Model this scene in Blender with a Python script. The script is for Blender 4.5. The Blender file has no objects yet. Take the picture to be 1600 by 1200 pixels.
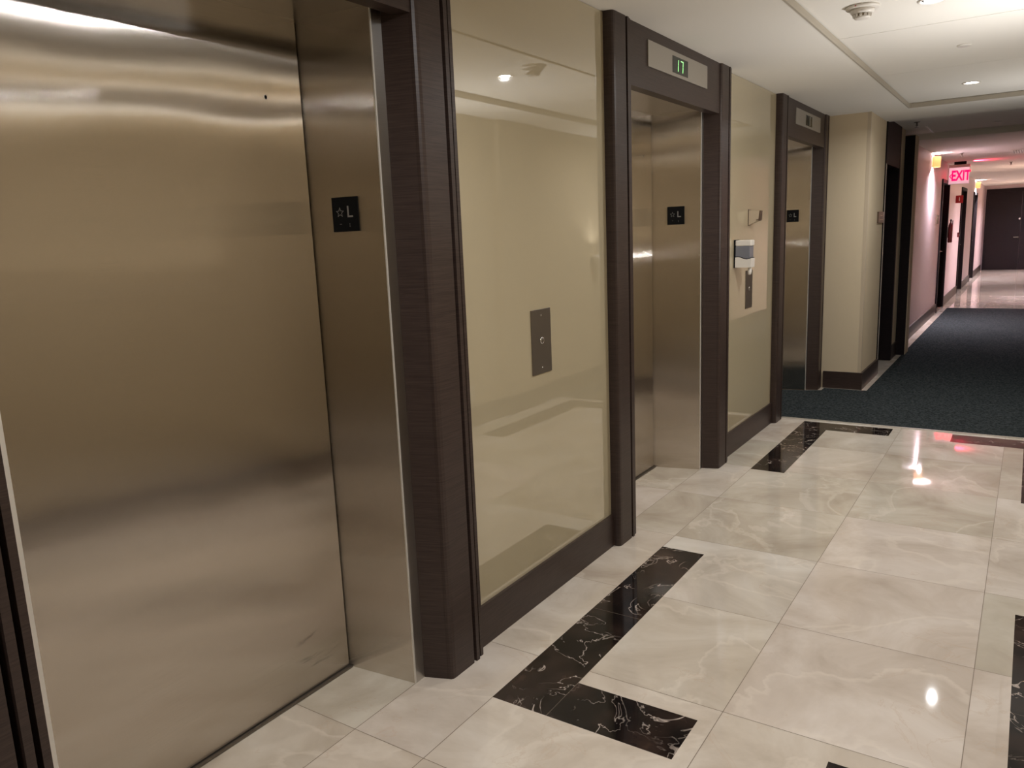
import bpy, bmesh, math, random
from mathutils import Vector, Matrix
random.seed(7)
S = 1.5                      # one survey unit = camera height = 1.5 m; z is measured from the camera height
sc = bpy.context.scene
col = sc.collection

# ------------------------------------------------------------------ camera
a, b, c = 0.58929108, 0.1846734, -0.04097669
fw = Vector((-math.sin(a)*math.cos(b), math.cos(a)*math.cos(b), -math.sin(b)))
r0 = Vector((math.cos(a), math.sin(a), 0)); u0 = r0.cross(fw)
rt = r0*math.cos(c) + u0*math.sin(c); up = -r0*math.sin(c) + u0*math.cos(c)
cam = bpy.data.cameras.new('camera'); cam.sensor_width = 36; cam.lens = 36*1217.13/1600
cam.clip_start = 0.02
camo = bpy.data.objects.new('camera', cam); col.objects.link(camo)
m = Matrix((rt, up, -fw)).transposed().to_4x4(); m.translation = Vector((0, 0, S)); camo.matrix_world = m
sc.camera = camo

# ------------------------------------------------------------------ world, exposure
w = bpy.data.worlds.new('world'); sc.world = w; w.use_nodes = True
w.node_tree.nodes['Background'].inputs[0].default_value = (1, .9, .8, 1)
w.node_tree.nodes['Background'].inputs[1].default_value = 0.02
vs = sc.view_settings
vs.view_transform = 'Standard'; vs.look = 'None'; vs.gamma = 1; vs.use_curve_mapping = False
vs.exposure = 1.0
LOBBY_W = 10.5               # watts of one lobby downlight
SCONCE_W = 42.0
LINEAR_W = 0.35
FILL_UPLIGHT_W = 9.0  # watts for the added ceiling fill lamps

# ------------------------------------------------------------------ helpers
def P(x, y, z): return Vector((x*S, y*S, (z+1)*S))
DX = -1.31                   # plane of the lift doors
def srgb(r, g, b_):
    f = lambda v: (v/255/12.92) if v/255 <= .04045 else ((v/255+.055)/1.055)**2.4
    return (f(r), f(g), f(b_), 1)

def newmat(name):
    mt = bpy.data.materials.new(name); mt.use_nodes = True
    nt = mt.node_tree; return mt, nt, nt.nodes['Principled BSDF']

def plain(name, rgb, rough=.5, metal=0, spec=.5, emit=None, es=0, bump=0, bscale=200, alpha=1, trans=0):
    mt, nt, p = newmat(name)
    p.inputs['Base Color'].default_value = rgb; p.inputs['Roughness'].default_value = rough
    p.inputs['Metallic'].default_value = metal; p.inputs['Specular IOR Level'].default_value = spec
    p.inputs['Transmission Weight'].default_value = trans
    if emit: p.inputs['Emission Color'].default_value = emit; p.inputs['Emission Strength'].default_value = es
    n = nt.nodes.new('ShaderNodeTexNoise'); n.inputs['Scale'].default_value = bscale
    tc = nt.nodes.new('ShaderNodeTexCoord'); nt.links.new(tc.outputs['Object'], n.inputs['Vector'])
    if bump:
        bp = nt.nodes.new('ShaderNodeBump'); bp.inputs['Strength'].default_value = bump; bp.inputs['Distance'].default_value = .002
        nt.links.new(n.outputs['Fac'], bp.inputs['Height']); nt.links.new(bp.outputs[0], p.inputs['Normal'])
    else:
        mr = nt.nodes.new('ShaderNodeMapRange'); mr.inputs['To Min'].default_value = rough*.9; mr.inputs['To Max'].default_value = min(1, rough*1.1)
        nt.links.new(n.outputs['Fac'], mr.inputs[0]); nt.links.new(mr.outputs[0], p.inputs['Roughness'])
    return mt

def nodes(nt): 
    N = lambda t, **k: _mk(nt, t, k)
    return N
def _mk(nt, t, k):
    n = nt.nodes.new(t)
    for q, v in k.items():
        if hasattr(n, q): setattr(n, q, v)
        else: n.inputs[q].default_value = v
    return n

def ramp(nt, stops):
    r = nt.nodes.new('ShaderNodeValToRGB'); e = r.color_ramp.elements
    while len(e) < len(stops): e.new(.5)
    for i, (p_, c_) in enumerate(stops): e[i].position = p_; e[i].color = c_
    return r

def steel(name, base, rough, smear, wave=.12):
    """brushed sheet: sharp across the grain, smeared sideways by per-point scatter of the normal along the horizontal"""
    mt, nt, p = newmat(name); L = nt.links.new
    p.inputs['Metallic'].default_value = 1
    tc = nt.nodes.new('ShaderNodeTexCoord')
    mp = nt.nodes.new('ShaderNodeMapping'); mp.inputs['Scale'].default_value = (3, 3, 500); L(tc.outputs['Object'], mp.inputs[0])
    n = nt.nodes.new('ShaderNodeTexNoise'); n.inputs['Scale'].default_value = 1; n.inputs['Detail'].default_value = 4; L(mp.outputs[0], n.inputs[0])
    rr = ramp(nt, [(.3, tuple(v*.94 for v in base[:3])+(1,)), (.7, base)]); L(n.outputs['Fac'], rr.inputs[0])
    # rubbed scuff marks low on the sheet, near its right edge
    m2 = nt.nodes.new('ShaderNodeMapping'); m2.inputs['Rotation'].default_value = (math.radians(35), 0, 0); m2.inputs['Scale'].default_value = (1, 5, 40); L(tc.outputs['Object'], m2.inputs[0])
    ns = nt.nodes.new('ShaderNodeTexNoise'); ns.inputs['Scale'].default_value = 1.2; ns.inputs['Detail'].default_value = 3; L(m2.outputs[0], ns.inputs[0])
    sr = ramp(nt, [(.58, (0, 0, 0, 1)), (.66, (1, 1, 1, 1))]); L(ns.outputs['Fac'], sr.inputs[0])
    ds = _mk(nt, 'ShaderNodeVectorMath', dict(operation='DISTANCE')); g0 = nt.nodes.new('ShaderNodeNewGeometry'); L(g0.outputs['Position'], ds.inputs[0]); ds.inputs[1].default_value = tuple(P(DX, 1.115, -.90))
    mk = nt.nodes.new('ShaderNodeMapRange'); mk.inputs['From Min'].default_value = .04; mk.inputs['From Max'].default_value = .11; mk.inputs['To Min'].default_value = .75; mk.inputs['To Max'].default_value = 0
    L(ds.outputs['Value'], mk.inputs[0])
    mm = _mk(nt, 'ShaderNodeMath', dict(operation='MULTIPLY')); L(sr.outputs[0], mm.inputs[0]); L(mk.outputs[0], mm.inputs[1])
    mx = _mk(nt, 'ShaderNodeMix', dict(data_type='RGBA')); L(mm.outputs[0], mx.inputs[0]); L(rr.outputs[0], mx.inputs[6]); mx.inputs[7].default_value = tuple(v*.35 for v in base[:3])+(1,)
    L(mx.outputs[2], p.inputs['Base Color'])
    p.inputs['Roughness'].default_value = rough
    n2 = nt.nodes.new('ShaderNodeTexNoise'); n2.inputs['Scale'].default_value = 1.6; n2.inputs['Detail'].default_value = 1; L(tc.outputs['Object'], n2.inputs[0])
    bp = nt.nodes.new('ShaderNodeBump'); bp.inputs['Strength'].default_value = wave; bp.inputs['Distance'].default_value = .05
    L(n2.outputs['Fac'], bp.inputs['Height'])
    if smear:
        g = nt.nodes.new('ShaderNodeNewGeometry')
        cr = _mk(nt, 'ShaderNodeVectorMath', dict(operation='CROSS_PRODUCT')); cr.inputs[1].default_value = (0, 0, 1); L(g.outputs['True Normal'], cr.inputs[0])
        sc_ = _mk(nt, 'ShaderNodeVectorMath', dict(operation='SCALE')); sc_.inputs['Scale'].default_value = 5000; L(g.outputs['Position'], sc_.inputs[0])
        wn = nt.nodes.new('ShaderNodeTexWhiteNoise'); wn.noise_dimensions = '3D'; L(sc_.outputs[0], wn.inputs['Vector'])
        se = nt.nodes.new('ShaderNodeSeparateColor'); L(wn.outputs['Color'], se.inputs[0])
        a1 = _mk(nt, 'ShaderNodeMath', dict(operation='ADD')); L(se.outputs[0], a1.inputs[0]); L(se.outputs[1], a1.inputs[1])
        a2 = _mk(nt, 'ShaderNodeMath', dict(operation='SUBTRACT')); L(a1.outputs[0], a2.inputs[0]); a2.inputs[1].default_value = 1
        a3 = _mk(nt, 'ShaderNodeMath', dict(operation='MULTIPLY')); L(a2.outputs[0], a3.inputs[0]); a3.inputs[1].default_value = smear
        tv = _mk(nt, 'ShaderNodeVectorMath', dict(operation='SCALE')); L(cr.outputs[0], tv.inputs[0]); L(a3.outputs[0], tv.inputs['Scale'])
        ad = _mk(nt, 'ShaderNodeVectorMath', dict(operation='ADD')); L(bp.outputs[0], ad.inputs[0]); L(tv.outputs[0], ad.inputs[1])
        nm = _mk(nt, 'ShaderNodeVectorMath', dict(operation='NORMALIZE')); L(ad.outputs[0], nm.inputs[0]); L(nm.outputs[0], p.inputs['Normal'])
    else: L(bp.outputs[0], p.inputs['Normal'])
    return mt

def wood(name, c1, c2, rough=.38, spec=.35):
    mt, nt, p = newmat(name); L = nt.links.new
    tc = nt.nodes.new('ShaderNodeTexCoord'); mp = nt.nodes.new('ShaderNodeMapping'); mp.inputs['Scale'].default_value = (9, 9, 320)
    L(tc.outputs['Object'], mp.inputs[0])
    n = nt.nodes.new('ShaderNodeTexNoise'); n.inputs['Scale'].default_value = 1; n.inputs['Detail'].default_value = 6; n.inputs['Distortion'].default_value = .6
    L(mp.outputs[0], n.inputs[0])
    rr = ramp(nt, [(.35, c1), (.68, c2)]); L(n.outputs['Fac'], rr.inputs[0]); L(rr.outputs[0], p.inputs['Base Color'])
    p.inputs['Roughness'].default_value = rough; p.inputs['Specular IOR Level'].default_value = spec
    bp = nt.nodes.new('ShaderNodeBump'); bp.inputs['Strength'].default_value = .12; bp.inputs['Distance'].default_value = .001
    L(n.outputs['Fac'], bp.inputs['Height']); L(bp.outputs[0], p.inputs['Normal'])
    return mt

def marble(name):
    mt, nt, p = newmat(name); L = nt.links.new
    at = nt.nodes.new('ShaderNodeAttribute'); at.attribute_name = 'tid'
    tc = nt.nodes.new('ShaderNodeTexCoord')
    sca = _mk(nt, 'ShaderNodeVectorMath', dict(operation='SCALE')); sca.inputs['Scale'].default_value = 37
    L(at.outputs['Color'], sca.inputs[0])
    add = _mk(nt, 'ShaderNodeVectorMath', dict(operation='ADD')); L(tc.outputs['Object'], add.inputs[0]); L(sca.outputs[0], add.inputs[1])
    n = _mk(nt, 'ShaderNodeTexNoise', dict(Scale=2.2, Detail=5, Roughness=.6, Distortion=.8)); L(add.outputs[0], n.inputs[0])
    base = ramp(nt, [(.3, srgb(184, 173, 160)), (.5, srgb(203, 194, 183)), (.7, srgb(219, 213, 205))]); L(n.outputs['Fac'], base.inputs[0])
    # per-slab tint
    tr = ramp(nt, [(0, (.86, .86, .80, 1)), (.35, (.97, .93, .88, 1)), (.7, (1, 1, .98, 1)), (1, (1, .95, .93, 1))])
    sep = nt.nodes.new('ShaderNodeSeparateColor'); L(at.outputs['Color'], sep.inputs[0]); L(sep.outputs[1], tr.inputs[0])
    mx = _mk(nt, 'ShaderNodeMix', dict(data_type='RGBA', blend_type='MULTIPLY')); mx.inputs[0].default_value = 1
    L(base.outputs[0], mx.inputs[6]); L(tr.outputs[0], mx.inputs[7])
    # veins: narrow bands of a distorted noise
    v = _mk(nt, 'ShaderNodeTexNoise', dict(Scale=.9, Detail=8, Roughness=.5, Distortion=.7)); L(add.outputs[0], v.inputs[0])
    vr = ramp(nt, [(.485, (0, 0, 0, 1)), (.496, (.8, .8, .8, 1)), (.502, (1, 1, 1, 1)), (.507, (0, 0, 0, 1))]); L(v.outputs['Fac'], vr.inputs[0])
    m2 = _mk(nt, 'ShaderNodeMix', dict(data_type='RGBA')); L(mx.outputs[2], m2.inputs[6]); m2.inputs[7].default_value = srgb(232, 222, 208)
    ml = _mk(nt, 'ShaderNodeMath', dict(operation='MULTIPLY')); ml.inputs[1].default_value = .30; L(vr.outputs[0], ml.inputs[0]); L(ml.outputs[0], m2.inputs[0])
    # thin darker veins
    v3 = _mk(nt, 'ShaderNodeTexNoise', dict(Scale=3.4, Detail=6, Roughness=.6, Distortion=1.2)); L(add.outputs[0], v3.inputs[0])
    vr3 = ramp(nt, [(.60, (0, 0, 0, 1)), (.612, (1, 1, 1, 1)), (.625, (0, 0, 0, 1)), (1, (0, 0, 0, 1))]); L(v3.outputs['Fac'], vr3.inputs[0])
    m3 = _mk(nt, 'ShaderNodeMix', dict(data_type='RGBA')); L(m2.outputs[2], m3.inputs[6]); m3.inputs[7].default_value = srgb(190, 165, 142)
    ml3 = _mk(nt, 'ShaderNodeMath', dict(operation='MULTIPLY')); ml3.inputs[1].default_value = .3; L(vr3.outputs[0], ml3.inputs[0]); L(ml3.outputs[0], m3.inputs[0])
    L(m3.outputs[2], p.inputs['Base Color'])
    p.inputs['Roughness'].default_value = .03; p.inputs['Specular IOR Level'].default_value = .5
    return mt

def dark_marble(name):
    mt, nt, p = newmat(name); L = nt.links.new
    at = nt.nodes.new('ShaderNodeAttribute'); at.attribute_name = 'tid'
    tc = nt.nodes.new('ShaderNodeTexCoord')
    sca = _mk(nt, 'ShaderNodeVectorMath', dict(operation='SCALE')); sca.inputs['Scale'].default_value = 23; L(at.outputs['Color'], sca.inputs[0])
    add = _mk(nt, 'ShaderNodeVectorMath', dict(operation='ADD')); L(tc.outputs['Object'], add.inputs[0]); L(sca.outputs[0], add.inputs[1])
    n = _mk(nt, 'ShaderNodeTexNoise', dict(Scale=4, Detail=4, Roughness=.6)); L(add.outputs[0], n.inputs[0])
    base = ramp(nt, [(.45, srgb(22, 18, 17)), (.62, srgb(50, 38, 33)), (.8, srgb(92, 74, 62))]); L(n.outputs['Fac'], base.inputs[0])
    v = _mk(nt, 'ShaderNodeTexNoise', dict(Scale=5, Detail=4, Roughness=.55, Distortion=1.2)); L(add.outputs[0], v.inputs[0])
    vr = ramp(nt, [(.491, (0, 0, 0, 1)), (.4992, (1, 1, 1, 1)), (.5008, (1, 1, 1, 1)), (.509, (0, 0, 0, 1))]); L(v.outputs['Fac'], vr.inputs[0])
    gate = _mk(nt, 'ShaderNodeTexNoise', dict(Scale=7, Detail=1)); L(add.outputs[0], gate.inputs[0])
    gr = ramp(nt, [(.38, (0, 0, 0, 1)), (.60, (.85, .85, .85, 1))]); L(gate.outputs['Fac'], gr.inputs[0])
    ml = _mk(nt, 'ShaderNodeMath', dict(operation='MULTIPLY')); L(vr.outputs[0], ml.inputs[0]); L(gr.outputs[0], ml.inputs[1])
    m2 = _mk(nt, 'ShaderNodeMix', dict(data_type='RGBA')); L(ml.outputs[0], m2.inputs[0]); L(base.outputs[0], m2.inputs[6]); m2.inputs[7].default_value = srgb(205, 190, 178)
    L(m2.outputs[2], p.inputs['Base Color']); p.inputs['Roughness'].default_value = .06; p.inputs['Specular IOR Level'].default_value = .3
    return mt

def carpet_mat(name):
    mt, nt, p = newmat(name); L = nt.links.new
    tc = nt.nodes.new('ShaderNodeTexCoord')
    n = _mk(nt, 'ShaderNodeTexNoise', dict(Scale=220, Detail=3)); L(tc.outputs['Object'], n.inputs[0])
    n2 = _mk(nt, 'ShaderNodeTexNoise', dict(Scale=60, Detail=3)); L(tc.outputs['Object'], n2.inputs[0])
    ad = _mk(nt, 'ShaderNodeMath', dict(operation='ADD')); L(n.outputs['Fac'], ad.inputs[0]); L(n2.outputs['Fac'], ad.inputs[1])
    rr = ramp(nt, [(.4, srgb(31, 34, 35)), (.62, srgb(70, 75, 76))]); hf = _mk(nt, 'ShaderNodeMath', dict(operation='MULTIPLY')); hf.inputs[1].default_value = .5
    L(ad.outputs[0], hf.inputs[0]); L(hf.outputs[0], rr.inputs[0]); L(rr.outputs[0], p.inputs['Base Color'])
    p.inputs['Roughness'].default_value = 1; p.inputs['Specular IOR Level'].default_value = .0
    bp = _mk(nt, 'ShaderNodeBump', dict(Strength=.7, Distance=.004)); L(n.outputs['Fac'], bp.inputs['Height']); L(bp.outputs[0], p.inputs['Normal'])
    return mt

M = {}
M['steel'] = steel('brushed_steel', (.64, .59, .53, 1), .075, .80, .13)
M['steel_trim'] = steel('satin_steel', (.58, .56, .53, 1), .28, 0, 0.0)
M['bead'] = plain('edge_highlight_metal', (.8, .77, .72, 1), .5, metal=.6)  # paler than the steel: light caught on its edges put into colour
M['wood'] = wood('espresso_wood', srgb(50, 39, 35), srgb(66, 53, 48))
M['black_wood'] = wood('black_brown_wood', srgb(17, 11, 13), srgb(29, 20, 22), .55, .15)
M['glass'] = plain('back_painted_glass', srgb(182, 170, 142), .02, spec=.5, bscale=20)
M['glass'].node_tree.nodes['Principled BSDF'].inputs['IOR'].default_value = 2.3
M['paint'] = plain('ceiling_paint', srgb(232, 228, 220), .85, spec=.15, bump=.08, bscale=300)
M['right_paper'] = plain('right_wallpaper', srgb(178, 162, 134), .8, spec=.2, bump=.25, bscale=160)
M['wallpaper'] = plain('wallpaper', srgb(208, 192, 164), .8, spec=.2, bump=.25, bscale=160)
M['hall_paper'] = plain('hall_wallpaper', srgb(214, 194, 196), .45, spec=.4, bump=.12, bscale=160)
M['trim_paint'] = plain('ceiling_trim_paint', srgb(176, 168, 154), .7, spec=.2)
M['marble'] = marble('cream_marble'); M['dark_marble'] = dark_marble('dark_marble')
M['grout'] = plain('grout', srgb(122, 108, 92), .6)
M['carpet'] = carpet_mat('charcoal_carpet')
M['plastic'] = plain('white_plastic', srgb(225, 220, 212), .35)
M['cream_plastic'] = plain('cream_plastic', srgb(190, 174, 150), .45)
M['grey_tank'] = plain('smoky_plastic', srgb(120, 122, 130), .15)
M['black'] = plain('black_plastic', srgb(8, 8, 9), .6, spec=.15)
M['silver'] = plain('silver_lettering', srgb(150, 148, 142), .35, metal=.6)
M['dull_steel'] = plain('dull_steel', (.20, .175, .15, 1), .38, metal=.85)
M['indicator'] = plain('indicator_steel', (.42, .39, .345, 1), .4, metal=.6)
M['screen'] = plain('dark_screen', srgb(22, 30, 20), .15)
M['green'] = plain('green_segments', srgb(150, 230, 140), .4, emit=(.35, 1, .3, 1), es=.8)
M['unlit'] = plain('unlit_segments', srgb(64, 52, 44), .4)
M['lens'] = plain('lamp_lens', (1, 1, 1, 1), .4, emit=(1, .95, .88, 1), es=30)
M['chrome'] = plain('chrome', (.75, .75, .75, 1), .12, metal=1)
M['shade'] = plain('amber_shade', srgb(235, 170, 100), .5, emit=(1, .45, .15, 1), es=.45)
M['line_glow'] = plain('line_lamp_lens', (1, 1, 1, 1), .5, emit=(1, .95, .88, 1), es=4)
M['glow'] = plain('lamp_glow', (1, 1, 1, 1), .5, emit=(1, .90, .93, 1), es=9)
M['exit_panel'] = plain('exit_acrylic', srgb(230, 200, 205), .1, emit=(1, .6, .7, 1), es=.3)
M['exit_red'] = plain('exit_letters', srgb(120, 0, 30), .6, spec=.1, emit=(1, .0, .035, 1), es=2.2)
M['red'] = plain('red_enamel', srgb(170, 12, 22), .4)
M['dark_red'] = plain('dark_red_enamel', srgb(90, 14, 20), .4)
M['brown_plate'] = plain('brown_plaque', srgb(84, 66, 54), .35)
M['dark'] = plain('dark_gap', srgb(14, 12, 11), .8)
M['metal_edge'] = plain('carpet_edge_metal', srgb(210, 205, 195), .35, metal=.5)


class MB:
    def __init__(s): s.bm = bmesh.new(); s.slots = []
    def slot(s, mat):
        if mat not in s.slots: s.slots.append(mat)
        return s.slots.index(mat)
    def box(s, x0, x1, y0, y1, z0, z1, mat, bev=0):
        i = s.slot(mat); t = bmesh.new(); bmesh.ops.create_cube(t, size=1)
        for v in t.verts:
            v.co = P(x0+(v.co.x+.5)*(x1-x0), y0+(v.co.y+.5)*(y1-y0), z0+(v.co.z+.5)*(z1-z0))
        if bev: bmesh.ops.bevel(t, geom=list(t.edges), offset=bev, segments=2, affect='EDGES', profile=.5)
        s._merge(t, i); return s
    def poly(s, pts, mat):            # one face, world units
        i = s.slot(mat); vs_ = [s.bm.verts.new(P(*p)) for p in pts]; f = s.bm.faces.new(vs_); f.material_index = i; return f
    def prism(s, prof, z0, z1, mat, bev=0):   # xy profile extruded in z
        i = s.slot(mat); t = bmesh.new()
        lo = [t.verts.new(P(x, y, z0)) for x, y in prof]; hi = [t.verts.new(P(x, y, z1)) for x, y in prof]
        n = len(prof)
        t.faces.new(lo[::-1]); t.faces.new(hi)
        for k in range(n): t.faces.new((lo[k], lo[(k+1) % n], hi[(k+1) % n], hi[k]))
        bmesh.ops.recalc_face_normals(t, faces=t.faces)
        if bev:
            ed = [e for e in t.edges if abs(e.verts[0].co.z-e.verts[1].co.z) > .01]
            bmesh.ops.bevel(t, geom=ed, offset=bev, segments=2, affect='EDGES', profile=.5)
        s._merge(t, i); return s
    def lathe(s, c_, axis, prof, mat, n=32, smooth=True):   # c_ in units; prof = [(r, h)] metres along axis
        i = s.slot(mat); t = bmesh.new(); axis = Vector(axis).normalized(); q = Vector((0, 0, 1)).rotation_difference(axis)
        rings = []
        for r, h in prof:
            rings.append([t.verts.new(P(*c_) + q @ Vector((max(r, 1e-5)*math.cos(2*math.pi*k/n), max(r, 1e-5)*math.sin(2*math.pi*k/n), h))) for k in range(n)])
        for A, B in zip(rings, rings[1:]):
            for k in range(n):
                f = t.faces.new((A[k], A[(k+1) % n], B[(k+1) % n], B[k])); f.smooth = smooth
        t.faces.new(rings[0][::-1]); t.faces.new(rings[-1])
        bmesh.ops.recalc_face_normals(t, faces=t.faces)
        s._merge(t, i); return s
    def extr(s, pts, o, r, u, d, mat):   # 2D outline (metres) in plane (o in units; r,u unit dirs), extruded by d metres along r x u
        i = s.slot(mat); t = bmesh.new(); r = Vector(r).normalized(); u = Vector(u).normalized(); n = r.cross(u)
        O = P(*o)
        A = [t.verts.new(O+r*x+u*y) for x, y in pts]; B = [t.verts.new(O+r*x+u*y+n*d) for x, y in pts]
        t.faces.new(A[::-1]); t.faces.new(B); k_ = len(pts)
        for k in range(k_): t.faces.new((A[k], A[(k+1) % k_], B[(k+1) % k_], B[k]))
        bmesh.ops.recalc_face_normals(t, faces=t.faces); s._merge(t, i); return s
    def text(s, body, o, r, u, size, d, mat, bold=0, sx=1.0):
        cu = bpy.data.curves.new('t', 'FONT'); cu.body = body; cu.size = size; cu.extrude = d; cu.offset = bold; cu.align_x = 'CENTER'; cu.align_y = 'CENTER'
        ob = bpy.data.objects.new('t', cu); col.objects.link(ob)
        me = bpy.data.meshes.new_from_object(ob.evaluated_get(bpy.context.evaluated_depsgraph_get()))
        r = Vector(r).normalized(); u = Vector(u).normalized(); n = r.cross(u); O = P(*o)
        for v in me.vertices: v.co = O + r*v.co.x*sx + u*v.co.y + n*v.co.z
        t = bmesh.new(); t.from_mesh(me); bpy.data.meshes.remove(me); bpy.data.objects.remove(ob); bpy.data.curves.remove(cu)
        s._merge(t, s.slot(mat)); return s
    def _merge(s, t, i):
        for f in t.faces: f.material_index = i
        me = bpy.data.meshes.new('tmp'); t.to_mesh(me); t.free(); s.bm.from_mesh(me); bpy.data.meshes.remove(me)
    def build(s, name, parent=None, **tags):
        me = bpy.data.meshes.new(name)
        if parent is None:
            xs = [v.co for v in s.bm.verts]
            o = Vector(((min(v.x for v in xs)+max(v.x for v in xs))/2, (min(v.y for v in xs)+max(v.y for v in xs))/2, min(v.z for v in xs)))
        else: o = ORIG[parent.name]
        for v in s.bm.verts: v.co -= o
        s.bm.to_mesh(me); s.bm.free()
        for k in s.slots: me.materials.append(M[k])
        ob = bpy.data.objects.new(name, me); col.objects.link(ob)
        if parent: ob.parent = parent; ORIG[ob.name] = o
        else: ob.location = o; ORIG[ob.name] = o
        for k, v in tags.items(): ob[k] = v
        return ob
ORIG = {}
def thing(name, label, cat, loc, group=None):
    o = bpy.data.objects.new(name, None); o.empty_display_size = .05; col.objects.link(o)
    o.location = P(*loc); ORIG[o.name] = P(*loc); o['label'] = label; o['category'] = cat
    if group: o['group'] = group
    return o
def box1(x0, x1, y0, y1, z0, z1, mat, name, parent=None, bev=0, **t):
    return MB().box(x0, x1, y0, y1, z0, z1, mat, bev).build(name, parent, **t)
ST = dict(kind='structure')

# ------------------------------------------------------------------ key dimensions (units)
WX = -1.085; RX = .31; DX = -1.31; SX = -1.121; CEIL = .635; HALLX = -.86; COLX = -.83
ELEV = [(-.572+.0, 0), (1.278, 1), (3.130, 2), (4.980, 3)]   # near side of the +y post of each lift (index 0 not built)
PER = 1.851
EN = [(.430, 1.278), (2.303, 3.130), (4.154, 4.980)]   # opening between posts
JAMB = [(1.205, 1.226, 1.257), (3.040, 3.090, 3.112), (4.905, 4.945, 4.962)]
PW = .130

# ------------------------------------------------------------------ lights of the lobby
def area(name, loc, size, watts, colr, direction, spread=math.pi, parent=None):
    l = bpy.data.lights.new(name, 'AREA'); l.shape = 'DISK'; l.size = size; l.energy = watts; l.color = colr; l.spread = spread
    o = bpy.data.objects.new(name, l); col.objects.link(o)
    o.rotation_euler = Vector((0, 0, -1)).rotation_difference(Vector(direction)).to_euler()
    if parent: o.parent = parent; o.location = P(*loc)-ORIG[parent.name]
    else: o.location = P(*loc)
    return o
CZ = .658
dl_labels = {2.83: 'round recessed downlight at the top edge, nearest one in view', 4.60: 'bright round recessed downlight near the far end of the ceiling panel',
             1.0: 'round recessed downlight overhead, seen as a glint in the nearest steel door', -.85: 'round recessed downlight behind the viewer'}
for y in (4.60, 2.83, 1.0, -.85):
    t = thing('recessed_downlight', dl_labels[y], 'ceiling light', (-.305, y, CZ), 'recessed downlights in the lift lobby ceiling')
    MB().lathe((-.305, y, CZ), (0, 0, -1), [(.062, 0), (.062, .003), (.055, .006), (.046, .004), (.044, -.0), (.044, -.001)], 'plastic').build('trim_ring', t)
    MB().lathe((-.305, y, CZ), (0, 0, -1), [(.034, .0005), (.025, .004), (.0, .005)], 'lens').build('lens', t)
    area('lamp', (-.305, y, CZ-.012), .04, LOBBY_W, (1, .995, 1), (0, 0, -1), math.radians(165), t)

for yl, lb in ((1.1, 'long slim wall lamp on the right wall, mirrored in the nearest steel door'),):
    t = thing('linear_wall_lamp', lb, 'wall lamp', (RX, yl, .47))
    MB().box(RX-.055, RX-.002, yl-.40, yl+.40, .482, .558, 'cream_plastic', .003).build('body', t)
    MB().box(RX-.053, RX-.004, yl-.395, yl+.395, .558, .5595, 'line_glow').build('top_lens', t)
    MB().box(RX-.053, RX-.004, yl-.395, yl+.395, .4805, .482, 'line_glow').build('bottom_lens', t)
    for z_, d_, w_ in ((.568, 1, LINEAR_W), (.472, -1, LINEAR_W*.25)):
        lo = area('lamp', (RX-.03, yl, z_), .06, w_, (1, .995, 1), (-.8*(d_ > 0), 0, d_), math.radians(140), t)
        lo.data.shape = 'RECTANGLE'; lo.data.size = .06; lo.data.size_y = 1.15

for yl, lb in ((2.98, 'added bowl-shaped fill light, unseen on the right wall opposite the large glass panel'), (4.75, 'added bowl-shaped fill light, unseen on the right wall opposite the cream column')):
    pw = FILL_UPLIGHT_W*(.75 if yl < 4 else .28)  # bowl lamps added out of view to brighten the ceiling
    t = thing('ceiling_fill_uplight', lb, 'wall lamp', (RX, yl, -.2), 'added fill lights on the right wall')
    MB().lathe((RX-.06, yl, -.20), (0, 0, 1), [(.02, 0), (.05, .03), (.070, .07), (.076, .10), (.070, .10), (.04, .06)], 'plastic', 28).build('bowl', t)
    MB().box(RX-.03, RX-.0005, yl-.02, yl+.02, -.19, -.15, 'dull_steel').build('arm', t)
    area('lamp', (RX-.065, yl, -.13), .09, pw, (1, .995, 1), (-.55, 0, 1), math.radians(140), t)

# ------------------------------------------------------------------ floor
xc = [-1.40, -1.31, -1.121, -.935, -.48, -.046, .165, .31]
yc = [-4.2+.0] ; yc = [1.03+.4375*k for k in range(-11, 7)] + [4.17]
inl = []
for (x0, x1) in ((-.936, -.797), (.026, .165)):
    for (y0, y1) in ((1.270, 2.238), (3.190, 4.135), (-.58, .388)): inl.append((x0, x1, y0, y1))
for (y0, y1) in ((1.270, 1.413), (3.985, 4.135), (3.190-.0, 3.190), (.245, .388), (-.58, -.437)):
    if y1 > y0: inl += [(-.797, -.515, y0, y1), (-.258, .026, y0, y1)]
def tilef(bm, cl, x0, x1, y0, y1, mi, tid, z=-1):
    vs_ = [bm.verts.new(P(x, y, z)) for x, y in ((x0, y0), (x1, y0), (x1, y1), (x0, y1))]
    f = bm.faces.new(vs_); f.material_index = mi
    for l in f.loops: l[cl] = tid
bm = bmesh.new(); cl = bm.loops.layers.float_color.new('tid')
xall = sorted(set(xc+[v for r in inl for v in r[:2]])); yall = sorted(set(yc+[v for r in inl for v in r[2:]]))
def tile_id(x, y):
    i = max(k for k, v in enumerate(xc) if v <= x); j = max(k for k, v in enumerate(yc) if v <= y); return i, j
def inlay_id(x, y):
    for k, r in enumerate(inl):
        if r[0] < x < r[1] and r[2] < y < r[3]: return k
    return None
rnd = {}
def rid(key):
    if key not in rnd: rnd[key] = (random.random(), random.random(), random.random(), 1)
    return rnd[key]
for xa, xb in zip(xall, xall[1:]):
    for ya, yb in zip(yall, yall[1:]):
        mx, my = (xa+xb)/2, (ya+yb)/2; k = inlay_id(mx, my)
        if k is None: tilef(bm, cl, xa, xb, ya, yb, 0, rid(tile_id(mx, my)))
        else: tilef(bm, cl, xa, xb, ya, yb, 1, rid(('i', k, int((my-inl[k][2])/.49))))
g = .0008
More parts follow.
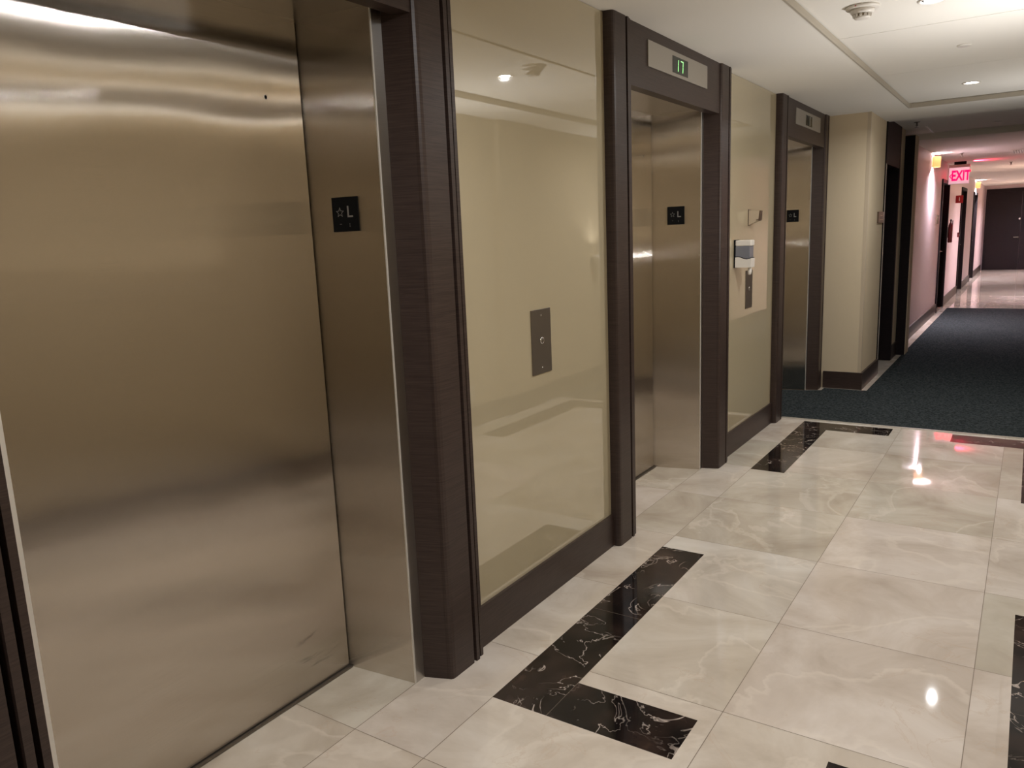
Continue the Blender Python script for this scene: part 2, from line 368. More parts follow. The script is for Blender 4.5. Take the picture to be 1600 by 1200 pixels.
for x in xc[1:-1]:
    for ya, yb in zip(yall, yall[1:]):
        if inlay_id(x-.01, (ya+yb)/2) is None and inlay_id(x+.01, (ya+yb)/2) is None:
            tilef(bm, cl, x-g, x+g, ya, yb, 2, (0, 0, 0, 1), -1+.0002)
for y in yc[1:]:
    for xa, xb in zip(xall, xall[1:]):
        if inlay_id((xa+xb)/2, y) is None: tilef(bm, cl, xa, xb, y-g*.8, y+g*.8, 2, (0, 0, 0, 1), -1+.0002)
for (xa, xb, ya) in [(-.936, -.797, 1.754), (.026, .165, 1.754)]:
    tilef(bm, cl, xa, xb, ya-g*.5, ya+g*.5, 2, (0, 0, 0, 1), -1+.0002)
for (xa, ya, yb) in [(-.797, 1.27, 1.413), (.026, 1.27, 1.413)]:
    tilef(bm, cl, xa-g*.5, xa+g*.5, ya, yb, 2, (0, 0, 0, 1), -1+.0002)
# far hall marble
hy = [4.17]+[4.6+.44*k for k in range(0, 33)]
hx = [-1.40, -.83, -.43, .03, .31]
for i, (xa, xb) in enumerate(zip(hx, hx[1:])):
    for j, (ya, yb) in enumerate(zip(hy, hy[1:])):
        tilef(bm, cl, xa, xb, ya, yb, 0, rid(('h', i, j)))
o0 = P(0, 0, -1); me = bpy.data.meshes.new('floor')
bm.to_mesh(me); bm.free()
for k in ('marble', 'dark_marble', 'grout'): me.materials.append(M[k])
fo = bpy.data.objects.new('floor', me); col.objects.link(fo); fo['kind'] = 'structure'
# slab under it so that the floor has depth
box1(-1.6, .5, -3.9, 18.9, -1.10, -1.0006, 'dark', 'floor_slab', **ST)

# carpet with its metal edge
mb = MB()
mb.prism([(-1.03, 4.178), (RX-.014, 4.178), (RX-.014, 10.33), (-.785, 10.33), (-.785, 5.045), (-1.03, 5.045), (-1.03, 4.97), (-1.108, 4.935), (-1.296, 4.898), (-1.296, 4.26), (-1.108, 4.215), (-1.108, 4.178)], -.9998, -.996, 'carpet')
cp = mb.build('carpet', label='charcoal grey cut-pile carpet covering the hall floor beyond the marble', category='carpet')
box1(-1.06, RX-.002, 4.170, 4.177, -.9998, -.9955, 'metal_edge', 'edge_trim', cp)

# ------------------------------------------------------------------ ceiling
mb = MB(); cx0, cx1, cy0, cy1 = -.640, .03, -2.2, 5.10; T = .80
mb.box(-1.6, cx0, -3.9, 5.70, CEIL, T, 'paint').box(cx1, .5, -3.9, 5.70, CEIL, T, 'paint')
mb.box(cx0, cx1, -3.9, cy0, CEIL, T, 'paint').box(cx0, cx1, cy1, 5.70, CEIL, T, 'paint')
mb.build('ceiling', **ST)
mb = MB(); js = [cy0, -.43, .47, 1.365, 2.265, 3.163, 4.066, cy1]
for ya, yb in zip(js, js[1:]): mb.box(cx0+.003, cx1-.003, ya+.0016, yb-.0016, CZ, CZ+.02, 'paint')
mb.box(cx0, cx1, cy0, cy1, CZ+.0205, T, 'dark')
mb.build('ceiling_panels', **ST)
mb = MB(); e = .007
mb.box(cx0, cx0+e, cy0, cy1, CEIL-.004, CZ-.004, 'trim_paint').box(cx1-e, cx1, cy0, cy1, CEIL-.004, CZ-.004, 'trim_paint')
mb.box(cx0+e, cx1-e, cy1-e, cy1, CEIL-.004, CZ-.004, 'trim_paint').box(cx0+e, cx1-e, cy0, cy0+e, CEIL-.004, CZ-.004, 'trim_paint')
mb.build('trim_1', **ST)
box1(-1.6, .5, 5.70, 6.95, .662, T, 'paint', 'ceiling_passage', **ST)
box1(-1.6, .5, 7.12, 18.9, CEIL, T, 'paint', 'ceiling_hall', **ST)
box1(-1.6, .5, 6.98, 7.10, .618, T, 'paint', 'beam', **ST)

# ------------------------------------------------------------------ walls
mb = MB()
segs = [(-3.9, EN[0][0]-PW+.01), (EN[0][1]+PW-.01, EN[1][0]-PW+.01), (EN[1][1]+PW-.01, EN[2][0]-PW+.01)]
for ya, yb in segs: mb.box(-1.45, WX-.006, ya, yb, -1, CEIL, 'paint')
mb.box(-1.45, DX-.03, EN[0][0]-PW+.01, 5.08, -1, CEIL, 'dark')
for (ya, yb) in EN:
    mb.box(-1.34, WX-.04, ya-PW+.01, yb+PW-.01, .50, CEIL, 'dark')
    mb.box(-1.34, SX-.035, ya-PW+.01, ya+.022, -1, .50, 'dark'); mb.box(-1.34, SX-.035, yb-.0+.0, yb+PW-.01, -1, .50, 'dark')
mb.build('wall_left', **ST)
box1(RX, RX+.1, -3.9, 18.9, -1, .70, 'right_paper', 'wall_right', **ST)
box1(-1.5, RX+.1, -4.0, -3.9, -1, .70, 'wallpaper', 'wall_back', **ST)
# projecting panels on the right wall and its baseboard (seen mirrored in glass and steel)
mb = MB()
for y in (-1.7, 1.78+.0, 3.63): mb.box(RX-.03, RX+.01, y, y+.40, -.9, CEIL, 'right_paper')
mb.build('wall_right_pilasters', **ST)
box1(RX-.008, RX, 5.15, 7.4, -.895, .61, 'black_wood', 'dark_reflection_panel', **ST)  # unseen dark panel, added so the lift steel mirrors something dark
mb = MB(); mb.box(RX-.012, RX, -3.9, 18.3, -.9998, -.895, 'wood')
for y in (-1.7, 1.78, 3.63): mb.box(RX-.04, RX-.012, y-.005, y+.405, -.9998, -.895, 'wood')
mb.build('baseboard_right', **ST)

# column wall after the third lift
mb = MB()
mb.prism([(-1.45, 5.085), (COLX-.016, 5.085), (COLX, 5.10), (COLX, 5.655), (-1.45, 5.655)], -1, .66, 'wallpaper')
mb.box(COLX-.018, COLX+.0015, 5.0845, 5.1015+.004, -.895, .655, 'cream_plastic', .0015)  # tan strip puts the shading of the column corner into colour
mb.box(-1.45, COLX-.004, 6.31, 6.565, -1, .662, 'wallpaper')
mb.box(-1.45, -.765, 6.575, 6.755, -1, .625, 'wallpaper', .004)
mb.build('wall_column', **ST)
mb = MB()
mb.prism([(-1.045, 5.073), (COLX+.012, 5.073), (COLX+.012, 5.655), (COLX-.002, 5.655), (COLX-.002, 5.087), (-1.045, 5.087)], -.9998, -.895, 'wood')
mb.box(COLX-.006, COLX+.006, 6.32, 6.565, -.9998, -.895, 'wood')
mb.build('baseboard_column', **ST)
box1(-1.45, -.768, 6.565, 6.575, -.9998, .62, 'black_wood', 'pilaster_shade_sheet', **ST)  # black sheet over the pilaster's near side, standing in for its shade

# alcove doorway with wood transom
mb = MB(); mb.box(-1.45, -.822, 5.655, 5.70, -.9998, .655, 'black_wood'); mb.box(-1.45, -.825, 6.27, 6.31, -.9998, .660, 'black_wood')
mb.box(-1.45, -.826, 5.70, 6.27, .375, .660, 'black_wood')
mb.build('trim_3', **ST)
d = MB(); d.box(-1.14, -1.10, 5.70, 6.27, -.9998, .375, 'black_wood'); d1 = d.build('door_1', **ST)
MB().lathe((-1.10, 6.20, -.33), (1, 0, 0), [(.018, 0), (.018, .01), (.009, .012), (.009, .04), (.02, .045), (.02, .06), (0, .065)], 'chrome').build('knob', d1)
box1(-.822, -.8195, 5.655, 5.66, -.9998, .375, 'metal_edge', 'edge_strip', d1)

# hall wall with its doors
mb = MB(); dr = [(9.72, 10.55), (12.45, 13.30), (14.95, 15.85)]
ys = [6.755]+[v for r in dr for v in r]+[18.3]
for ya, yb in zip(ys[::2], ys[1::2]): mb.box(-1.45, HALLX, ya, yb, -1, .66, 'hall_paper')
for ya, yb in dr: mb.box(-1.45, HALLX, ya, yb, .44, .66, 'hall_paper')
mb.build('wall_hall', **ST)
mb = MB()
for ya, yb in zip(ys[::2], ys[1::2]): mb.box(HALLX, HALLX+.012, ya, yb, -.9998, -.895, 'wood')
mb.build('baseboard_hall', **ST)
for n, (ya, yb) in enumerate(dr):
    d = MB().box(-.93, -.905, ya+.05, yb-.05, -.9995, .40, 'black_wood').build('door_%d' % (n+2), **ST)
    f = MB().box(-.95, HALLX+.016, ya, ya+.05, -.9998, .44, 'black_wood').box(-.95, HALLX+.016, yb-.05, yb, -.9998, .44, 'black_wood').box(-.95, HALLX+.016, ya+.05, yb-.05, .40, .44, 'black_wood').build('door_frame', d)
    h = MB().lathe((-.905, yb-.10, -.35), (1, 0, 0), [(.02, 0), (.02, .008), (.008, .01), (.008, .04)], 'chrome')
    h.box(-.885, -.875, yb-.17, yb-.095, -.355, -.345, 'chrome', .003).build('handle', d)
    box1(-1.0, -.93, ya, yb, -.9998, .44, 'dark', 'door_backing', d)

# end wall with its double door
box1(-1.45, .5, 18.33, 18.6, -1, .70, 'hall_paper', 'wall_end', **ST)
d = thing('double_door', 'dark wood double door closing the far end of the hall', 'door', (-.22, 18.3, -1))
d['kind'] = 'structure'; d.name = 'door_5'; ORIG['door_5'] = P(-.22, 18.3, -1); del d['label']; del d['category']
MB().box(-.80, -.232, 18.30, 18.325, -.9995, .50, 'black_wood').build('door_leaf', d)
MB().box(-.228, .29, 18.30, 18.325, -.9995, .50, 'black_wood').build('door_leaf', d)
MB().box(-.83, -.80, 18.28, 18.33, -.9998, .565, 'black_wood').box(-.80, .30, 18.28, 18.33, .50, .565, 'black_wood').build('door_frame', d)
mb = MB().lathe((-.255, 18.30, -.37), (0, -1, 0), [(.03, 0), (.03, .01), (.012, .012), (.012, .05)], 'chrome')
mb.box(-.33, -.247, 18.26, 18.272, -.378, -.362, 'chrome', .003).build('lever_handle', d)
MB().lathe((-.25, 18.30, -.02), (0, -1, 0), [(.035, 0), (.035, .02), (0, .025)], 'chrome').build('deadbolt', d)

# ------------------------------------------------------------------ lift entrances
def post_profile(y0, y1):
    """wood casing between y0 and y1; stepped edge beads on both sides"""
    f = -1.054
    return [(-1.10, y0), (f-.014, y0), (f-.005, y0+.002), (f-.001, y0+.007), (f, y0+.016),
            (f, y1-.043), (f-.026, y1-.042), (f-.026, y1-.034), (f+.001, y1-.033), (f+.001, y1-.021), (f-.026, y1-.020), (f-.026, y1-.012), (f-.004, y1-.011), (f-.004, y1), (-1.10, y1)]
def star(r1, r2, n=5, rot=math.pi/2):
    return [((r1 if k % 2 == 0 else r2)*math.cos(rot+math.pi*k/n), (r1 if k % 2 == 0 else r2)*math.sin(rot+math.pi*k/n)) for k in range(2*n)]
def seg_digit(mb, ch, o, r, u, w_, h_, mat):
    segs_ = {'1': 'bc', '7': 'abc'}[ch]; t_ = w_*.11; sl = .10
    def bar(x0, y0, x1, y1):
        pts = [(x0, y0), (x1, y0), (x1, y1), (x0, y1)]; mb.extr([(x+sl*y, y) for x, y in pts], o, r, u, .0012, mat)
    if 'a' in segs_: bar(-w_/2, h_/2-t_, w_/2, h_/2)
    if 'b' in segs_: bar(w_/2-t_, .001, w_/2, h_/2-.001)
    if 'c' in segs_: bar(w_/2-t_, -h_/2, w_/2, -.001)
labels = ['brushed steel lift door in dark wood surround, the large nearest one filling the left side',
          'steel lift entrance with the green lit 17 above it, middle of the three',
          'dim steel lift entrance with unlit floor display, farthest of the three, beside the cream column']
for n, ((ya, yb), (j0, j1, j2)) in enumerate(zip(EN, JAMB)):
    t = thing('elevator_entrance', labels[n], 'elevator', (WX, (ya+yb)/2, -1), 'lift entrances along the left wall')
    TZ = .462
    k0 = ya + (yb-j2); k1 = ya+(yb-j1); k2 = ya+(yb-j0)       # mirrored jamb
    if n == 0: k0, k1, k2 = .447, .462, .49
    d = MB().box(DX-.012, DX, k2+.0015, j0-.0025, -.994, TZ+.02, 'steel').build('door_panel', t)
    hy_ = 1.11+PER*n if n < 2 else j0-.10
    MB().lathe((DX, hy_, .299), (1, 0, 0), [(.0075, 0), (.0075, .0008), (.0065, .0015), (.0055, .0015), (.0055, .0002)], 'chrome', 20).lathe((DX, hy_, .299), (1, 0, 0), [(.0055, 0), (.0055, .001)], 'black', 20).build('key_hole', d)
    MB().box(DX-.012, DX+.010, k2, j0, -.9999, -.9965, 'dull_steel').build('door_sill', t)
    # right and left splayed returns with front edge
    e_ = .004
    rj = MB().prism([(DX-.015, j0), (SX, j1), (SX+.0005, j2), (SX-.02, j2), (SX-.03, j1+.03), (DX-.015, j0+.03)], -.9998, .50, 'steel').build('jamb', t)
    MB().prism([(SX-.0015, j1-.0012), (SX+.0016, j1-.0012), (SX+.0016, j1+.002), (SX-.0015, j1+.002)], -.9998, TZ, 'bead').build('edge_bead', rj)
    MB().box(SX-.008, SX+.001, j1+.002, j2, -.9998, .50, 'steel_trim').build('front_edge', rj)
    lj = MB().prism([(DX-.015, k2), (DX-.015, k2-.03), (SX-.03, k1-.03), (SX-.02, k0), (SX+.0005, k0), (SX, k1)], -.9998, .50, 'steel').build('jamb', t)
    MB().box(SX-.008, SX+.001, k0, k1-.0005, -.9998, .50, 'bead').build('front_edge', lj)
    mb = MB().prism([(DX-.015, k2-.002), (SX-.002, k1-.002), (SX-.002, j1+.002), (DX-.015, j0+.002)], TZ, .50, 'steel_trim')
    mb.build('soffit', t)
    MB().box(SX-.002, SX+.001, k1-.002, j1+.002, TZ, .50, 'steel_trim').build('head_front_edge', t)
    # sign plates on the returns
    def plate(right):
        if right: A = Vector((DX, j0)); B = Vector((SX, j1)); sgn = 1
        else: A = Vector((DX, k2)); B = Vector((SX, k1)); sgn = -1
        dv = (B-A).normalized(); nrm = Vector((dv.y, -dv.x)) if right else Vector((-dv.y, dv.x))
        cpt = A + dv*((-1.2165-DX)/dv.x); r_ = (dv.x, dv.y, 0) if right else (-dv.x, -dv.y, 0); u_ = (0, 0, 1)
        hh = .0365*S*.98
        o = (cpt.x+nrm.x*.0005, cpt.y+nrm.y*.0005, .064)
        mb = MB(); W_ = .034*S
        mb.extr([(-W_, -hh), (W_, -hh), (W_, hh), (-W_, hh)], o, r_, u_, .003, 'black')
        off = .0005+.0031/S
        def q(dx, dz): 
            rr = Vector(r_); return (cpt.x+nrm.x*off+rr.x*dx/S, cpt.y+nrm.y*off+rr.y*dx/S, .064+dz/S)
        st = star(.016, .0072); st2 = star(.0132, .0056)
        for k in range(10):
            k2_ = (k+1) % 10; mb.extr([st[k], st2[k], st2[k2_], st[k2_]][::-1], q(-.020, .006), r_, u_, .0008, 'silver')
        mb.text('L', q(.018, .006), r_, u_, .050, .0004, 'silver', .0004)
        for bx, bz in ((-.022, -.030), (-.018, -.030), (.016, -.030), (.016, -.034), (.016, -.038)):
            mb.extr([(-.0009, -.0009), (.0009, -.0009), (.0009, .0009), (-.0009, .0009)], q(bx, bz), r_, u_, .0006, 'silver')
        mb.build('floor_sign', rj if right else lj)
    plate(True); plate(False)
    # wood surround
    for (p0, p1) in ((ya-PW, ya), (yb, yb+(PW if n < 2 else .103))):
        MB().prism(post_profile(p0, p1), -.9998, CEIL, 'wood').build('casing_post', t)
    # wood reveals linking post and steel
    MB().prism([(-1.10, yb), (-1.066, yb), (SX, j2), (SX-.02, j2), (-1.13, yb+.02)], -.9998, .50, 'wood').build('wood_reveal', t)
    MB().prism([(-1.10, ya), (-1.13, ya-.02), (SX-.02, k0), (SX, k0), (-1.066, ya)], -.9998, .50, 'wood').build('wood_reveal', t)
    HX = -1.062; HB = .448
    mb = MB().box(-1.10, HX, ya-.002, yb+.002, HB, CEIL, 'wood')
    # sloping underside from header to steel
    i_ = mb.slot('wood')
    for vs_ in ([(HX-.001, ya, HB), (HX-.001, yb, HB), (SX, yb, .466), (SX, ya, .466)],): mb.poly(vs_, 'wood')
    mb.build('header', t)
    # indicator
    yi0, yi1 = (2.436+PER*(n-1), 2.979+PER*(n-1)) if n < 2 else (4.305, 4.853)
    ip = MB().box(HX-.001, HX+.004, yi0, yi1, .520, .600, 'indicator', .0008).build('indicator_plate', t)
    yc_ = (yi0+yi1)/2
    MB().box(HX+.004, HX+.0048, yc_-.071, yc_+.071, .531, .585, 'screen').build('display_screen', ip)
    if n == 1:
        mb = MB(); o = (HX+.0048, yc_-.018, .558)
        seg_digit(mb, '1', (HX+.0048, yc_-.030, .558), (0, 1, 0), (0, 0, 1), .034, .056, 'green')
        mb.build('floor_number', ip); mb = MB()
        seg_digit(mb, '7', (HX+.0048, yc_+.012, .558), (0, 1, 0), (0, 0, 1), .034, .056, 'green')
        mb.build('floor_number', ip)
    elif n == 2:
        mb = MB()
        for dy in (-.045, -.012): mb.box(HX+.0048, HX+.0052, yc_+dy-.008, yc_+dy+.008, .534, .582, 'dark')
        mb.box(HX+.0048, HX+.0055, yc_+.012, yc_+.024, .534, .582, 'indicator'); mb.build('dark_segments', ip)

# ------------------------------------------------------------------ glass wall panels and their baseboards
gl = [(EN[0][0]-PW-.72, EN[0][0]-PW, 'cream glass wall panel just before the nearest lift, at the left edge'),
      (EN[0][1]+PW, EN[1][0]-PW, 'large glossy cream glass wall panel between the first and second lifts'),
      (EN[1][1]+PW, EN[2][0]-PW, 'narrower-looking cream glass wall panel behind the soap dispenser')]
for ya, yb, lb in gl:
    MB().box(WX-.006, WX, ya+.001, yb-.001, -.895, CEIL-.002, 'glass').build('glass_wall_panel', label=lb, category='wall panel', group='glass panels between the lifts')
mb = MB()
for ya, yb, lb in gl: mb.box(WX-.006, -1.077, ya, yb, -.9998, -.893, 'wood')
mb.build('baseboard_left', **ST)

# call plates
def call_plate(y, lb):
    t = thing('call_plate', lb, 'switch plate', (WX, y, -.361), 'lift call plates')
    MB().box(WX, WX+.003, y-.049, y+.049, -.361, -.188, 'dull_steel', .0006).build('face_plate', t)
    zc = -.272
    MB().lathe((WX+.003, y, zc), (1, 0, 0), [(.014, 0), (.014, .002), (.012, .004), (.0105, .004), (.0105, .002)], 'chrome').build('button_ring', t)
    MB().lathe((WX+.003, y, zc), (1, 0, 0), [(.010, 0), (.010, .004), (.008, .005), (0, .0055)], 'dull_steel').build('button', t)
    for z in (-.204, -.345): MB().lathe((WX+.003, y, z), (1, 0, 0), [(.0035, 0), (.0035, .0006), (.002, .0012), (0, .0013)], 'chrome', 14).build('screw', t)
call_plate(1.771, 'brown steel call plate with one round button on the large glass panel')
call_plate(3.622, 'steel call plate partly hidden below the soap dispenser')

# soap dispenser
t = thing('soap_dispenser', 'white wall soap dispenser with smoky grey tank, on the far glass panel', 'dispenser', (WX, 3.43, -.2))
y0, y1 = 3.40, 3.455
MB().box(WX, WX+.006, y0-.002, y1+.002, -.166, -.046, 'black', .001).build('back_bracket', t)
MB().box(WX+.006, WX+.074, y0, y1, -.073, -.048, 'plastic', .006).build('lid', t)
MB().box(WX+.006, WX+.070, y0+.001, y1-.001, -.128, -.073, 'grey_tank', .004).build('tank', t)
# lower cover with a wavy top edge
pts = [(0, -.055), (.102, -.055), (.104, -.005)]+[(.104*(1-k/12), .002+.006*math.sin(2*math.pi*(1-k/12)+.4)+.006*(k/12)) for k in range(13)]
mb = MB(); mb.extr([(x, y) for x, y in pts], (WX+.006, y1, -.128), (1, 0, 0), (0, 0, 1), (y1-y0)*S, 'plastic')
mb.build('lower_cover', t)
pts2 = [(.104*k/12, .002+.006*math.sin(2*math.pi*(k/12)+.4)+.006*(1-k/12)+.0045) for k in range(13)]+[(.104*(1-k/12), .002+.006*math.sin(2*math.pi*(1-k/12)+.4)+.006*(k/12)) for k in range(13)]
MB().extr(pts2, (WX+.006, y1-.0005, -.128), (1, 0, 0), (0, 0, 1), (y1-y0-.0002)*S, 'black').build('wavy_band', t)
MB().lathe((WX+.062, (y0+y1)/2, -.164), (0, 0, -1), [(.012, 0), (.013, .03), (.011, .046), (.006, .05)], 'plastic').build('nozzle', t)

# cream wall bracket above it
t = thing('wall_holder', 'small cream tapered box fixed to the glass above the soap dispenser', 'holder', (WX, 3.62, .015))
MB().extr([(0, 0), (.0, .100), (.078, .092), (.072, .030)], (WX, 3.63, .015), (1, 0, 0), (0, 0, 1), .045, 'cream_plastic').build('shell', t)
MB().extr([(0, -.003), (.004, -.003), (.004, .106), (0, .106)], (WX, 3.632, .015), (1, 0, 0), (0, 0, 1), .05, 'brown_plate').build('back_plate', t)
MB().extr([(.070, .028), (.080, .032), (.084, .094), (.076, .094)], (WX, 3.631, .015), (1, 0, 0), (0, 0, 1), .048, 'brown_plate').build('front_lip', t)
MB().extr([(.055, .030), (.074, .030), (.074, .037), (.055, .036)], (WX, 3.6315, .015), (1, 0, 0), (0, 0, 1), .05, 'brown_plate').build('latch', t)

# outlet on the right wall (seen only in the glass)
t = thing('wall_outlet', 'white outlet plate low on the right wall, mirrored in the large glass panel', 'outlet', (RX, 3.31, -.86))
MB().box(RX-.004, RX, 3.285, 3.335, -.86, -.775, 'plastic', .0008).build('cover_plate', t)
for z in (-.835, -.80): MB().box(RX-.006, RX-.004, 3.298, 3.322, z-.011, z+.011, 'cream_plastic', .0006).build('socket', t)

# ------------------------------------------------------------------ ceiling fixtures
t = thing('smoke_detector', 'white round smoke detector at the top edge of the ceiling', 'smoke detector', (-.488, 2.757, CZ))
MB().lathe((-.488, 2.757, CZ), (0, 0, -1), [(.072, 0), (.075, .006), (.070, .012), (.055, .014)], 'plastic', 40).build('base_ring', t)
MB().lathe((-.488, 2.757, CZ), (0, 0, -1), [(.052, .012), (.052, .026), (.044, .034), (.042, .034)], 'plastic', 40).build('housing', t)
mb = MB()
for k in range(12):
    an = 2*math.pi*k/12; ca_, sa_ = math.cos(an), math.sin(an)
    mb.box(-.488+ca_*.024-.003, -.488+ca_*.024+.003, 2.757+sa_*.024-.003, 2.757+sa_*.024+.003, CZ-.031, CZ-.0225, 'plastic')
mb.lathe((-.488, 2.757, CZ), (0, 0, -1), [(.030, .034), (.030, .047)], 'cream_plastic', 24)
mb.lathe((-.488, 2.757, CZ), (0, 0, -1), [(.036, .046), (.034, .052), (.02, .055), (0, .056)], 'plastic', 32)
mb.build('sensor_cage', t)
MB().lathe((-.50, 2.71, CZ-.004), (0, 0, -1), [(.003, 0), (.003, .004), (0, .005)], 'red', 12).build('indicator_light', t)

def cap(x, y, z, lb, r=.038):
    ob = MB().lathe((x, y, z), (0, 0, -1), [(r, 0), (r, .003), (r*.92, .006), (0, .007)], 'plastic', 32).build('ceiling_cover_plate')
    ob['label'] = lb; ob['category'] = 'sprinkler'; ob['group'] = 'sprinkler caps in the ceiling'
cap(-.272, 3.62, CZ, 'flat round sprinkler cover plate on the lobby ceiling panel before the bright downlight')
cap(-.261, 6.60, .662, 'faint round sprinkler cover plate on the dim ceiling by the beam')
def spr(x, y, z, lb):
    t = thing('fire_sprinkler', lb, 'sprinkler', (x, y, z), 'pendent sprinkler heads')
    MB().lathe((x, y, z), (0, 0, -1), [(.03, 0), (.028, .004), (.01, .006), (.008, .03), (.012, .034), (.006, .04)], 'dull_steel', 24).build('body', t)
    MB().lathe((x, y, z), (0, 0, -1), [(.022, .052), (.022, .054)], 'dull_steel', 24).box(x-.001, x+.001, y-.006, y+.006, z-.036, z-.024, 'dull_steel').build('deflector', t)
spr(-.711, 6.118, .662, 'dark sprinkler head on the dim ceiling above the black doorway')
spr(-.634, 8.92, CEIL, 'dark sprinkler head on the lit hall ceiling just before the exit sign')
spr(-.276, 10.97, CEIL, 'dark sprinkler head at the right of the hall ceiling in the red glow')
MB().box(-.692, -.682, 6.42, 6.90, .655, .6618, 'plastic').build('ceiling_highlight_trim', label='thin trim strip, pale to show a faint highlight, on the dim ceiling between the sprinkler head and the beam', category='trim strip')  # pale colour stands in for a highlight along the ceiling trim
# ceiling vent in the hall
t = thing('ceiling_vent', 'small grey slotted vent in the hall ceiling at the right edge', 'vent', (-.16, 9.3, CEIL))
MB().box(-.23, -.09, 9.1, 9.5, CEIL-.004, CEIL, 'plastic').build('frame', t)
for k in range(6): MB().box(-.22+.021*k, -.212+.021*k, 9.13, 9.47, CEIL-.007, CEIL-.004, 'dull_steel').build('slat', t)

# ------------------------------------------------------------------ sconces
def sconce(y, lb):
    t = thing('wall_sconce', lb, 'wall lamp', (HALLX, y, .505), 'amber wall sconces along the hall')
    MB().box(HALLX, HALLX+.008, y-.05, y+.05, .515, .600, 'plastic').build('back_plate', t)
    # open half-round shade
    n_ = 14; R_ = .066; t_ = .003
    out = [(HALLX+.004+R_*math.sin(math.pi*k/n_), y-R_*math.cos(math.pi*k/n_)) for k in range(n_+1)]
    inn = [(HALLX+.004+(R_-t_)*math.sin(math.pi*k/n_), y-(R_-t_)*math.cos(math.pi*k/n_)) for k in range(n_+1)]
    mb = MB()
    for k in range(n_): mb.prism([out[k], out[k+1], inn[k+1], inn[k]], .508, .605, 'shade')
    mb.build('shade', t)
    MB().lathe((HALLX+.034, y, .53), (0, 0, 1), [(.016, 0), (.018, .02), (.018, .05), (.008, .06)], 'glow', 20).build('bulb', t)
    MB().box(HALLX+.008, HALLX+.03, y-.006, y+.006, .524, .530, 'dull_steel').build('arm', t)
    area('lamp', (HALLX+.034, y, .60), .05, SCONCE_W, (1, .86, .97), (0, 0, 1), math.radians(150), t)
    area('lamp', (HALLX+.034, y, .51), .05, SCONCE_W, (1, .86, .97), (0, 0, -1), math.radians(150), t)
sconce(8.72, 'amber half-round wall sconce nearest the lobby, glowing up and down the hall wall')
sconce(15.35, 'amber wall sconce farther down the hall, below the exit sign to its right')
for y, lb in ((12.0, 'wall sconce on the hidden right wall of the hall, nearer one'), (17.0, 'wall sconce on the hidden right wall of the hall, farther one')):
    t = thing('wall_sconce', lb, 'wall lamp', (RX, y, .505), 'amber wall sconces along the hall')
    MB().box(RX-.06, RX, y-.06, y+.06, .508, .605, 'shade', .01).build('shade', t)
    area('lamp', (RX-.08, y, .612), .06, SCONCE_W, (1, .86, .97), (0, 0, 1), math.radians(160), t)
    area('lamp', (RX-.08, y, .50), .06, SCONCE_W, (1, .86, .97), (0, 0, -1), math.radians(160), t)

# ------------------------------------------------------------------ exit sign
t = thing('exit_sign', 'red lit EXIT sign with a left arrow hanging from the hall ceiling', 'exit sign', (-.74, 10.2, CEIL))
MB().box(-.79, -.675, 10.18, 10.24, .605, CEIL, 'black').build('canopy', t)
MB().box(-.842, -.636, 10.185, 10.235, .572, .603, 'plastic', .003).build('housing', t)
MB().box(-.842, -.636, 10.204, 10.214, .392, .572, 'exit_panel').build('acrylic_panel', t)
MB().box(-.842, -.838, 10.200, 10.204, .392, .572, 'plastic').box(-.640, -.636, 10.200, 10.204, .392, .572, 'plastic').box(-.838, -.640, 10.200, 10.204, .392, .397, 'plastic').build('edge_frame', t)
MB().text('EXIT', (-.722, 10.203, .480), (1, 0, 0), (0, 0, 1), .225, .002, 'exit_red', .007, .60).build('exit_letters', t)
MB().extr([(-.018, 0), (.012, .04), (.020, .032), (0, 0), (.020, -.032), (.012, -.04)][::-1], (-.822, 10.203, .480), (1, 0, 0), (0, 0, 1), .002, 'exit_red').build('arrow', t)
area('lamp', (-.60, 10.24, .602), .03, 4.0, (1, .03, .10), (1, .1, .35), math.pi, t)

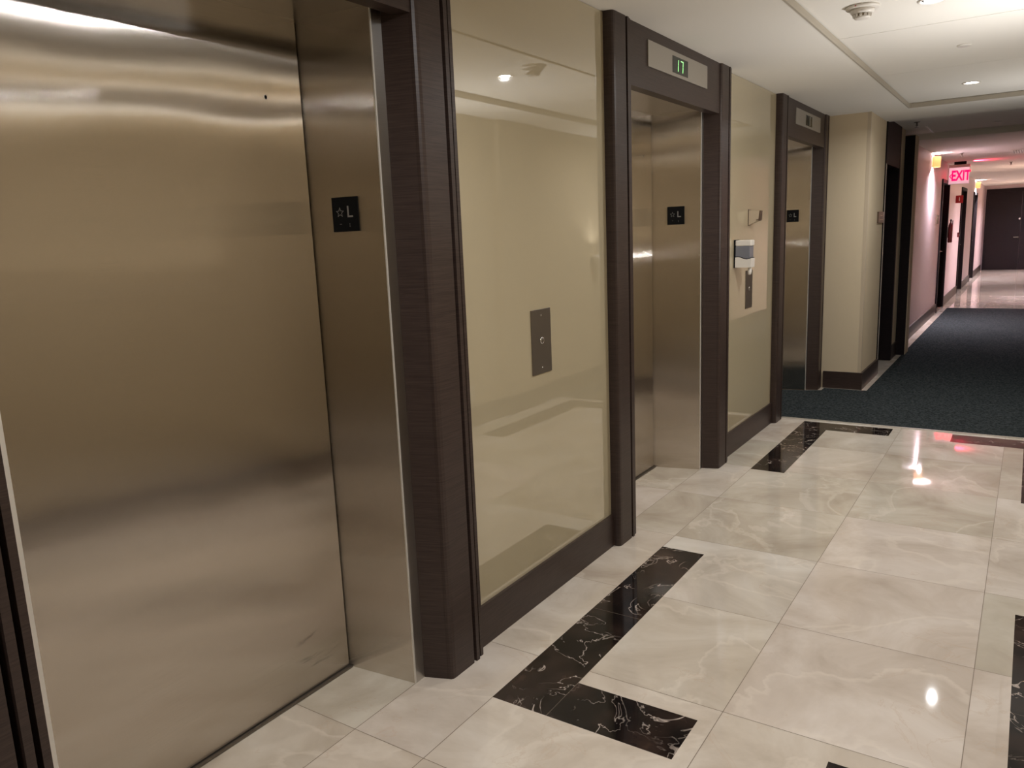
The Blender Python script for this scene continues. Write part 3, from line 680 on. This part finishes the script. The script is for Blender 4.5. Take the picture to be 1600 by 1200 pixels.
# fire point sign, extinguisher, pull station
t = thing('fire_extinguisher_sign', 'small red square flag sign with a white mark projecting from the hall wall', 'sign', (HALLX, 11.6, .206))
MB().box(HALLX, -.778, 11.595, 11.603, .212, .306, 'red').build('panel', t)
MB().box(-.824, -.814, 11.592, 11.595, .236, .272, 'plastic').box(-.822, -.816, 11.592, 11.595, .272, .284, 'plastic').build('extinguisher_mark', t)
t = thing('fire_extinguisher', 'slim dark red fire extinguisher on the hall wall past the first hall door', 'fire extinguisher', (HALLX+.03, 10.72, -.26))
MB().lathe((HALLX+.030, 10.72, -.26), (0, 0, 1), [(.030, 0), (.036, .015), (.036, .30), (.022, .335), (.010, .35)], 'dark_red', 28).build('cylinder', t)
MB().lathe((HALLX+.030, 10.72, -.027), (0, 0, 1), [(.010, 0), (.010, .03), (.015, .034), (.015, .045)], 'black', 16).box(HALLX+.026, HALLX+.036, 10.69, 10.76, .001, .012, 'black').build('valve', t)
MB().box(HALLX+.044, HALLX+.052, 10.74, 10.755, -.20, .0, 'black', .003).build('hose', t)
MB().box(HALLX, HALLX+.006, 10.70, 10.74, -.2, -.08, 'dull_steel').build('bracket', t)
t = thing('fire_alarm_pull', 'small red fire alarm pull box on the hall wall beyond the extinguisher', 'fire alarm', (HALLX, 12.2, -.23))
MB().box(HALLX, HALLX+.02, 12.17, 12.23, -.225, -.165, 'dark_red', .003).build('box', t)
MB().box(HALLX+.02, HALLX+.024, 12.18, 12.22, -.20, -.193, 'plastic').build('pull_bar', t)

# plaques by the doors
t = thing('room_plaque', 'brown square plaque on the cream column side just before the black doorway', 'sign', (COLX, 5.55, .0))
MB().box(COLX, COLX+.010, 5.44, 5.635, .003, .072, 'brown_plate', .001).build('plate', t)
MB().box(COLX+.010, COLX+.011, 5.50, 5.58, .046, .052, 'cream_plastic').box(COLX+.010, COLX+.011, 5.48, 5.60, .02, .024, 'cream_plastic').build('relief_lines', t)
t = thing('room_plaque', 'dark plaque on the hall wall below the nearest sconce, before the door', 'sign', (HALLX, 9.4, .0))
MB().box(HALLX, HALLX+.010, 9.30, 9.52, -.03, .06, 'brown_plate', .001).build('plate', t)
MB().box(HALLX+.010, HALLX+.011, 9.35, 9.46, .03, .036, 'cream_plastic').build('relief_lines', t)
